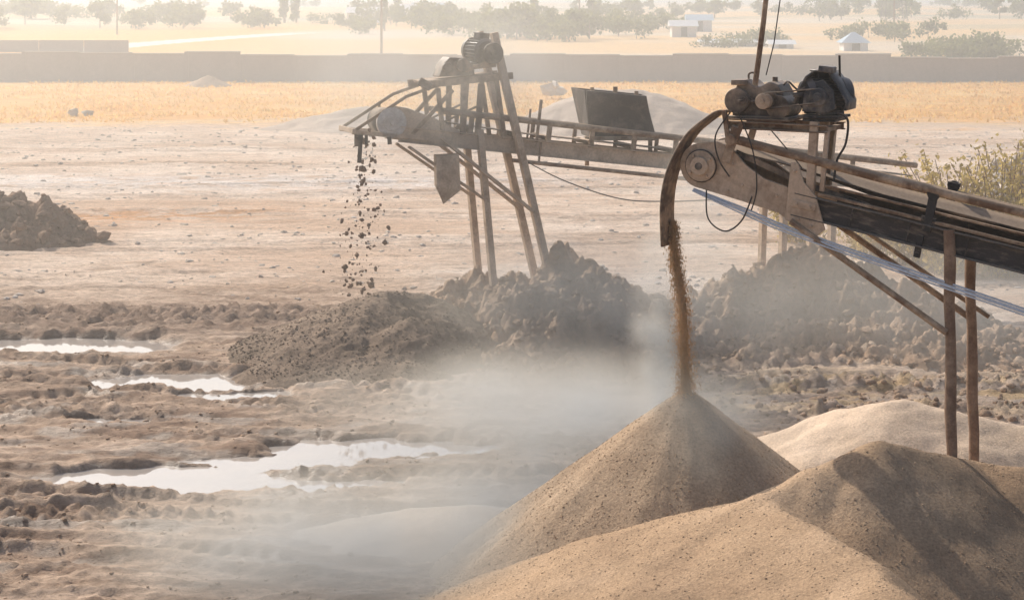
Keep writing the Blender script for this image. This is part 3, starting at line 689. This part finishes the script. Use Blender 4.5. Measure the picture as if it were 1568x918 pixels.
for s,l,w_ in((-.45,.55,.08),(-.52,.25,.12),(-.35,.2,.06),(.1,.15,.08)):
    p.beam((s,-.05,-.28),(s+.03,-.05,-.28-l),.02,w_,up=(1,0,0))
p.out('torn_rubber_flaps',M_rubber,cv2,.004)
p=Part(); p.tube(catmull([l2(.2,36.9,3.3),l2(1.0,36.2,2.95),l2(2.0,35.2,2.72),l2(2.9,34.5,2.75),l2(3.6,33,2.95)],8),.012,6); p.out('slack_cable',M_cable,cv2,0,True)
hop=empty('feed_hopper',Matrix.Translation((1.45,38.3,3.62))@Matrix.Rotation(.12,4,'Z'))
V=[];F=[];nu=9;nv=7
for j in range(nv):
    v_=j/(nv-1)
    for i in range(nu):
        u_=i/(nu-1); x=(0.1*(1-v_))+u_*(1.36*(1-v_)+1.22*v_)
        V.append((x,.28*(v_-.15)**2*-1.2+.1*math.sin(u_*math.pi),v_*.95-(.12*u_*v_)))
for j in range(nv-1):
    for i in range(nu-1): F.append([j*nu+i,j*nu+i+1,(j+1)*nu+i+1,(j+1)*nu+i])
p=Part(); p.add(V,F); o=p.out('front_plate',M_plate,hop,0,True); sm=o.modifiers.new('t','SOLIDIFY'); sm.thickness=.03
p=Part(); p.add([(0.02,.0,.93),(-.1,1.0,.95),(.1,.9,0),(.12,.0,0)],[[0,1,2,3]]); p.add([(1.22,.0,.82),(1.35,1.0,.8),(1.4,.9,0),(1.44,.0,0)],[[0,1,2,3]]); p.add([(-.1,1.0,.95),(1.35,1.,.8),(1.4,.9,0),(.1,.9,0)],[[0,1,2,3]])
o=p.out('side_plates',M_plate,hop,0); sm=o.modifiers.new('t','SOLIDIFY'); sm.thickness=.02
p=Part(); p.box((.62,-.06,.93),(.09,.04,.16)); p.box((1.05,-.05,.86),(.08,.04,.12)); p.box((.15,-.05,.95),(.08,.04,.1)); p.beam((0,-.05,-.02),(1.5,-.02,-.04),.08,.08)
for x in(.1,1.4): p.beam((x,.3,0),(x,.3,-.6),.08,.08,up=(1,0,0))
p.out('lugs_and_frame',M_rust,hop,.006)
n=380; zz=4.0-3.2*RNG.uniform(0,1,n)**.85; sprd=.12+.1*(4-zz)
P=np.stack([-2.72+RNG.normal(0,1,n)*sprd*.7-.06*(4-zz),35.95+RNG.normal(0,1,n)*.2,zz],-1)
scatter('falling_soil_clods',P,.006+.042*RNG.uniform(0,1,n)**3,M_clod,1.1,.5)

# ------------------------------------------------------------------ wall
def concrete(name,a,b):
    m,nt=newmat(name); n1=noise(nt,.5,6,.7); n2=noise(nt,6,4,.6)
    c=mixc(nt,n1,a,b); c=mixc(nt,.4,c,ramp(nt,n2,[(.3,(.6,.6,.6)),(.7,(1.1,1.1,1.1))]),'MULTIPLY')
    finish(nt,c,.9,bump(nt,n2,.3,.02)); return m
M_conc=concrete('wall_concrete',(.24,.175,.15),(.40,.31,.265)); M_cap=concrete('wall_cap',(.5,.44,.38),(.58,.52,.46))
wall=empty('concrete_wall'); pw=Part(); pc=Part()
x=-120
k=0
while x<120:
    yb=141; hz=2.0+(.16 if x<-22 else 0)-.07*((k*7)%3)+(-.18 if x>25 else 0)
    pw.box((x+2,yb,hz/2-.15),(3.9,.18,hz+.3)); pc.box((x+2,yb,hz+.04),(3.96,.3,.08)); pw.box((x,yb,hz/2),(.3,.32,hz+.1))
    x+=4; k+=1
pw.out('panels',M_conc,wall,.01); pc.out('coping',M_cap,wall,.01)
wall2=empty('concrete_wall'); pw=Part()
for i in range(14): pw.box((-110+5*i,212,.6),(4.9,.3,1.4))
pw.out('panels',M_conc,wall2,.01)

# ------------------------------------------------------------------ houses, poles
M_white=concrete('whitewash',(.76,.74,.7),(.82,.8,.77)); M_roofb=concrete('roof_sheet_blue',(.4,.52,.62),(.48,.58,.66)); M_roofg=concrete('roof_sheet_grey',(.66,.66,.66),(.72,.72,.72))
M_glass,ntg=newmat('window_glass'); finish(ntg,(.05,.06,.07),.1)
def house(cx,cy,w,d,h,rh,roof,hip=False,z=0,nm='whitewashed_house'):
    e=empty(nm,Matrix.Translation((cx,cy,z)))
    p=Part(); p.box((0,0,h/2-.3),(w,d,h+.6)); p.out('walls',M_white,e,.01)
    p=Part(); o=.35; a,b=w/2+o,d/2+o
    if hip: V=[(-a,-b,h),(a,-b,h),(a,b,h),(-a,b,h),(-a*.1,0,h+rh),(a*.1,0,h+rh)]; F=[[0,1,5,4],[1,2,5],[2,3,4,5],[3,0,4],[3,2,1,0]]
    else: V=[(-a,-b,h),(a,-b,h),(a,b,h),(-a,b,h),(-a,0,h+rh),(a,0,h+rh)]; F=[[0,1,5,4],[1,2,5],[2,3,4,5],[3,0,4],[3,2,1,0]]
    p.add([(v[0],v[1],v[2]+.01) for v in V],F); p.out('roof',roof,e,0)
    p=Part(); n=max(1,int(w/2.4))
    for i in range(n):
        x=-w/2+(i+.5)*w/n
        if i==n//2: p.box((x,-d/2-.02,min(1.0,h/2)),(.9,.06,min(2.0,h*.9)))
        else: p.box((x,-d/2-.02,min(1.5,h*.6)),(.9,.06,min(1.0,h*.4)))
    p.out('windows_and_door',M_glass,e,0)
house(38.8,217,2.7,3,.9,1.2,M_roofb,True); house(25.5,285,3.6,4,1.6,.9,M_roofg); house(31.8,325,4.0,4,1.9,1.0,M_roofb)
house(31.8,226,2.6,3,.5,.5,M_roofg,nm='low_shed'); house(26.5,235,6.5,3,.5,.4,M_roofg,nm='low_shed'); house(-32,420,8,6,2.2,1.3,M_roofg); house(-22,500,8,6,2.6,1.4,M_roofb); house(-25,470,5,6,2.4,1.5,M_roofg)
for (x,y,h) in((-13.8,202,9),(-62,300,9),(60,300,9),(12,340,9)):
    e=empty('utility_pole',Matrix.Translation((x,y,0))); p=Part(); p.cyl((0,0,-.3),(0,0,h),.14,10,.1); p.beam((-.9,0,h-.6),(.9,0,h-.6),.1,.12)
    for k in(-.8,0,.8): p.cyl((k,0,h-.52),(k,0,h-.3),.05,8)
    p.out('pole_and_crossarm',M_wood,e,0)
def pylon(x,y,h,w):
    e=empty('power_pylon',Matrix.Translation((x,y,0))); p=Part(); lv=8
    def cor(k,i): f=k/lv; ww=w/2*(1-.8*f); return (ww*(1 if i in(0,1) else -1),ww*(1 if i in(1,2) else -1),h*f)
    for k in range(lv):
        for i in range(4):
            j=(i+1)%4; p.beam(cor(k,i),cor(k+1,i),.12,.12,up=(1,0,0)); p.beam(cor(k,i),cor(k+1,j),.07,.07,up=(1,0,0)); p.beam(cor(k,j),cor(k+1,i),.07,.07,up=(1,0,0)); p.beam(cor(k+1,i),cor(k+1,j),.07,.07)
    for f in(.7,.83,.95): p.beam((-w*.7,0,h*f),(w*.7,0,h*f),.12,.14); p.beam((-w*.7,0,h*f),(0,0,h*f+1),.08,.08); p.beam((w*.7,0,h*f),(0,0,h*f+1),.08,.08)
    p.out('lattice',M_dark,e,0)
pylon(82,410,22,5); pylon(150,620,26,6)

# ------------------------------------------------------------------ vegetation
def leafmat(name,a,b,tr=.45):
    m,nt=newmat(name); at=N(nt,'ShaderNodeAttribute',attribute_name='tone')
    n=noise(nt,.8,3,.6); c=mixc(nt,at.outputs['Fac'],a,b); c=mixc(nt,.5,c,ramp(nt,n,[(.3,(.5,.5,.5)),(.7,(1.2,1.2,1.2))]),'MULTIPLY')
    d=N(nt,'ShaderNodeBsdfDiffuse'); t_=N(nt,'ShaderNodeBsdfTranslucent'); mx=N(nt,'ShaderNodeMixShader'); mx.inputs[0].default_value=tr; o=N(nt,'ShaderNodeOutputMaterial')
    nt.links.new(c,d.inputs[0]); nt.links.new(c,t_.inputs[0]); nt.links.new(d.outputs[0],mx.inputs[1]); nt.links.new(t_.outputs[0],mx.inputs[2]); nt.links.new(mx.outputs[0],o.inputs[0]); return m
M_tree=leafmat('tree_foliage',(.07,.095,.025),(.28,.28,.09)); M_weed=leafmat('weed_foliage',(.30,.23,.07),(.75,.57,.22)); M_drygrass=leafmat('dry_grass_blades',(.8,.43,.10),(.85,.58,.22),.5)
def leaves(name,P,S,mat,tone,parent=None,aspect=1.):
    n=len(P); a=RNG.normal(0,1,(n,3)); a/=np.linalg.norm(a,axis=1)[:,None]; b=RNG.normal(0,1,(n,3)); b=np.cross(a,b); b/=np.linalg.norm(b,axis=1)[:,None]
    a=a*S[:,None]; b=b*S[:,None]*aspect
    V=np.stack([P-a-b*.6,P+a*.9-b,P+a+b*.7,P-a*.8+b],1).reshape(-1,3); F=np.arange(4*n).reshape(n,4)
    return mesh_np(name,V,F,mat,False,{'tone':np.repeat(np.repeat(tone,4)[:,None],3,1)},parent)
Ps=[];Ss=[];Ts=[]; trunk=Part()
def tree(x,y,h,w,poplar=False):
    z=float(gheight(np.array([float(x)]),np.array([float(y)]),np.array([0.]))[0])
    nb=5 if poplar else 7; n=70
    if y<500: trunk.cyl((x,y,z-.3),(x,y,z+h*.6),.03*h,6,.008*h)
    for k in range(nb):
        if poplar: c=np.array([x+RNG.normal(0,.1)*w,y,z+h*(.25+.7*k/(nb-1))]); r=w*.32*(1.1-.6*k/(nb-1)); rz=h*.16
        else:
            c=np.array([x+RNG.normal(0,.3)*w,y+RNG.normal(0,.3)*w,z+h*RNG.uniform(.3,.8)]); r=w*RNG.uniform(.18,.34); rz=r*.8
        d=RNG.normal(0,1,(n,3)); d/=np.linalg.norm(d,axis=1)[:,None]; rr_=RNG.uniform(.35,1.15,n)[:,None]
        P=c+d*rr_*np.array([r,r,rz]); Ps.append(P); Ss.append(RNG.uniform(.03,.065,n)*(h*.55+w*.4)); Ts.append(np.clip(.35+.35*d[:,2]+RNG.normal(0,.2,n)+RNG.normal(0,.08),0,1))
for cl in range(34):
    cy=math.exp(RNG.uniform(math.log(330),math.log(1000))); cx=RNG.uniform(-.33,.33)*cy
    for k in range(RNG.integers(3,9)):
        tree(cx+RNG.normal(0,1)*cy*.022,cy+RNG.normal(0,8),RNG.uniform(2.,4.5)*(1+cy/1500),RNG.uniform(3,6),RNG.random()<.12)
for (u,v,h,w,n,sp) in((820,60,4.6,6,12,60),(700,52,3.6,5,8,60),(920,55,4.2,5,9,50),(480,42,3,5,6,50),(1100,72,2.0,4,6,60),(1470,88,2.4,4.5,12,50),(1340,60,3,5,5,40),(60,30,5,7,9,50),(240,35,4.5,7,7,40),(1000,45,3.6,5,5,40)):
    for k in range(n):
        vv=v+RNG.normal(0,3); y=19019/(max(vv,12)+10); x=(u+RNG.normal(0,1)*sp-784)*y/2926; tree(x,max(y,165),h*RNG.uniform(.5,1.1),w*RNG.uniform(.6,1.1))
for (x,y,h,w) in((-22,330,6,2.2),(-50,420,11,3),(-48,425,9,3),(-31,520,12,3),(16,380,8,3),(5,420,9,3)): tree(x,y,h,w,True)
trees=empty('distant_tree_row')
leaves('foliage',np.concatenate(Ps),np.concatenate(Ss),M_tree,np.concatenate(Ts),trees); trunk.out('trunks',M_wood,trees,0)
def bush(x,y,w,h,n):
    e=empty('weed_bush',Matrix.Translation((x,y,0))); st=Part(); P=[];S=[];T=[]
    for k in range(n):
        a=RNG.uniform(0,6.28); r=w*RNG.uniform(0,.5); bx,by=math.cos(a)*r*.5,math.sin(a)*r*.5; hh=h*RNG.uniform(.4,1.)
        tx,ty=bx+math.cos(a)*w*RNG.uniform(.1,.5),by+math.sin(a)*w*RNG.uniform(.1,.5)
        pts=[(bx,by,-.1),(bx*.7+tx*.3,by*.7+ty*.3,hh*.5),(tx,ty,hh)]; st.tube(catmull(pts,3),.012,4)
        for j in range(70):
            f=RNG.uniform(.15,1.05); q_=np.array([bx+(tx-bx)*f,by+(ty-by)*f,hh*f])+RNG.normal(0,.1,3)*(1.2-.4*f); P.append(q_); S.append(RNG.uniform(.018,.065)); T.append(np.clip(RNG.normal(.5,.28),0,1))
    st.out('stems',M_wood,e,0); leaves('leaves',np.array(P),np.array(S),M_weed,np.array(T),e,.6)
for a in((9.7,46,2.2,2.0,36),(10.7,46.5,2.4,2.6,46),(11.8,46,2.4,2.8,50),(12.8,46.6,2.4,3.0,50),(8.7,47,1.8,1.4,24),(10.1,44.3,1.8,1.7,30),(11.4,44,1.9,2.0,34),(12.5,44,1.9,2.2,34),(14.2,47,2.6,2.6,40),(7.6,50,2,1.3,20)): bush(*a)
n=26000; y=RNG.uniform(96,140,n); x=RNG.uniform(-1,1,n)*(.32*y); k=(fbm(x*.15,y*.3,3,500)+RNG.uniform(-.3,.3,n))>-.1; x,y=x[k],y[k]; n=len(x); h=RNG.uniform(.04,.2,n); a=RNG.uniform(0,3.14,n); w_=RNG.uniform(.04,.12,n)
z=gheight(x,y,0*x); dx=np.cos(a)*w_; dy=np.sin(a)*w_; l_=RNG.normal(0,.1,n)
V=np.stack([np.stack([x-dx,y-dy,z-.03],-1),np.stack([x+dx,y+dy,z-.03],-1),np.stack([x+dx*.4+l_,y+dy*.4,z+h],-1),np.stack([x-dx*.3+l_,y-dy*.3,z+h*.9],-1)],1).reshape(-1,3)
mesh_np('dry_grass',V,np.arange(4*n).reshape(n,4),M_drygrass,False,{'tone':np.repeat(np.repeat(RNG.uniform(0,1,n),4)[:,None],3,1)})

# ------------------------------------------------------------------ dust
def volmat(name,dens,nscale=1.5,lo=.35,hi=.7,hom=False,col=(1.,.90,.77),g=.42,seed=0):
    m,nt=newmat(name); v=N(nt,'ShaderNodeVolumeScatter'); v.inputs['Color'].default_value=(*col,1); v.inputs['Anisotropy'].default_value=g
    o=N(nt,'ShaderNodeOutputMaterial'); nt.links.new(v.outputs[0],o.inputs['Volume'])
    if hom: v.inputs['Density'].default_value=dens; return m
    tc=N(nt,'ShaderNodeTexCoord'); ln=N(nt,'ShaderNodeVectorMath',operation='LENGTH'); nt.links.new(tc.outputs['Object'],ln.inputs[0])
    mr=N(nt,'ShaderNodeMapRange',interpolation_type='SMOOTHSTEP'); mr.inputs[1].default_value=1; mr.inputs[2].default_value=.1; nt.links.new(ln.outputs['Value'],mr.inputs[0])
    geo=N(nt,'ShaderNodeNewGeometry'); mp=N(nt,'ShaderNodeMapping'); mp.inputs['Location'].default_value=(seed*3.1,seed*1.7,seed); nt.links.new(geo.outputs['Position'],mp.inputs[0])
    nz=N(nt,'ShaderNodeTexNoise'); nz.inputs['Scale'].default_value=nscale; nz.inputs['Detail'].default_value=2; nt.links.new(mp.outputs[0],nz.inputs['Vector'])
    m2=N(nt,'ShaderNodeMapRange'); m2.inputs[1].default_value=lo; m2.inputs[2].default_value=hi; nt.links.new(nz.outputs['Fac'],m2.inputs[0])
    a=N(nt,'ShaderNodeMath',operation='MULTIPLY'); nt.links.new(mr.outputs[0],a.inputs[0]); nt.links.new(m2.outputs[0],a.inputs[1])
    b=N(nt,'ShaderNodeMath',operation='MULTIPLY'); nt.links.new(a.outputs[0],b.inputs[0]); b.inputs[1].default_value=dens
    nt.links.new(b.outputs[0],v.inputs['Density']); return m
def puff(c,r,dens,ns,seed,lo=.35,hi=.7,rot=0):
    me=bpy.data.meshes.new('dust_cloud'); bm=bmesh.new(); bmesh.ops.create_icosphere(bm,subdivisions=3,radius=1); bm.to_mesh(me); bm.free()
    o=bpy.data.objects.new('dust_cloud',me); COL.objects.link(o); o.location=c; o.scale=r; o.rotation_euler=(0,rot,0)
    me.materials.append(volmat('dust_%d'%seed,dens,ns,lo,hi,seed=seed))
puff((1.62,21.3,2.7),(.42,.5,1.6),3.2,2.2,1)
puff((.4,22.9,1.3),(2.3,1.8,1.3),.9,.8,2)
puff((-1.0,21.8,.35),(4.6,3.2,.75),2.2,.6,3,.28,.72)
puff((.2,27.5,.5),(4.5,4.0,.9),.9,.5,10,.28,.72)
puff((2.2,20.4,1.8),(1.2,.9,1.0),.7,1.2,4)
puff((1.6,33.0,1.2),(5.6,3.0,1.7),.34,.5,5,.3,.65)
puff((-1.4,36.0,4.7),(3.8,1.8,2.2),.55,.5,6)
puff((6.8,31,1.5),(5.0,3.0,1.9),.36,.5,8)
puff((2.25,22.0,4.0),(.9,.7,1.4),.8,1.0,9)
def hazebox(name,lo,hi,dens,col):
    V=[(x,y,z) for x in(lo[0],hi[0]) for y in(lo[1],hi[1]) for z in(lo[2],hi[2])]
    me=bpy.data.meshes.new(name); me.from_pydata(V,[],[[0,1,3,2],[4,6,7,5],[0,4,5,1],[2,3,7,6],[0,2,6,4],[1,5,7,3]]); me.materials.append(volmat(name,dens,hom=True,col=col,g=.45)); o=bpy.data.objects.new(name,me); COL.objects.link(o)
hazebox('air_haze',(-1900,-60,-4),(1900,3650,38),.00105,(.97,.94,.91))
hazebox('yard_dust',(-60,23.7,-2),(60,128,8.3),.005,(1.,.91,.80))

# ------------------------------------------------------------------ light, sky, camera
sd=Vector((-.49,.65,.61)).normalized()
el=math.asin(sd.z); az=math.atan2(sd.x,sd.y)
w=bpy.data.worlds.new('World'); scene.world=w; w.use_nodes=True; nt=w.node_tree; nt.nodes.clear()
sk=N(nt,'ShaderNodeTexSky',sky_type='NISHITA'); sk.sun_disc=False; sk.sun_elevation=el; sk.sun_rotation=az; sk.dust_density=3.5; sk.air_density=1.0
bg=N(nt,'ShaderNodeBackground'); bg.inputs[1].default_value=.15; ow=N(nt,'ShaderNodeOutputWorld'); nt.links.new(sk.outputs[0],bg.inputs[0]); nt.links.new(bg.outputs[0],ow.inputs[0])
L=bpy.data.lights.new('sun','SUN'); L.energy=5.0; L.angle=math.radians(.5); L.color=(1,.92,.8); lo=bpy.data.objects.new('sun',L); COL.objects.link(lo); lo.rotation_euler=sd.to_track_quat('Z','Y').to_euler()
cam=bpy.data.cameras.new('camera'); co=bpy.data.objects.new('camera',cam); COL.objects.link(co)
co.location=(0,0,6.5); co.rotation_euler=(math.radians(90),0,0); cam.sensor_width=36; cam.lens=36*2926/1568; cam.shift_y=-469/1568; cam.clip_end=12000; cam.clip_start=.1
scene.camera=co
scene.view_settings.view_transform='Standard'; scene.view_settings.look='None'; scene.view_settings.exposure=0
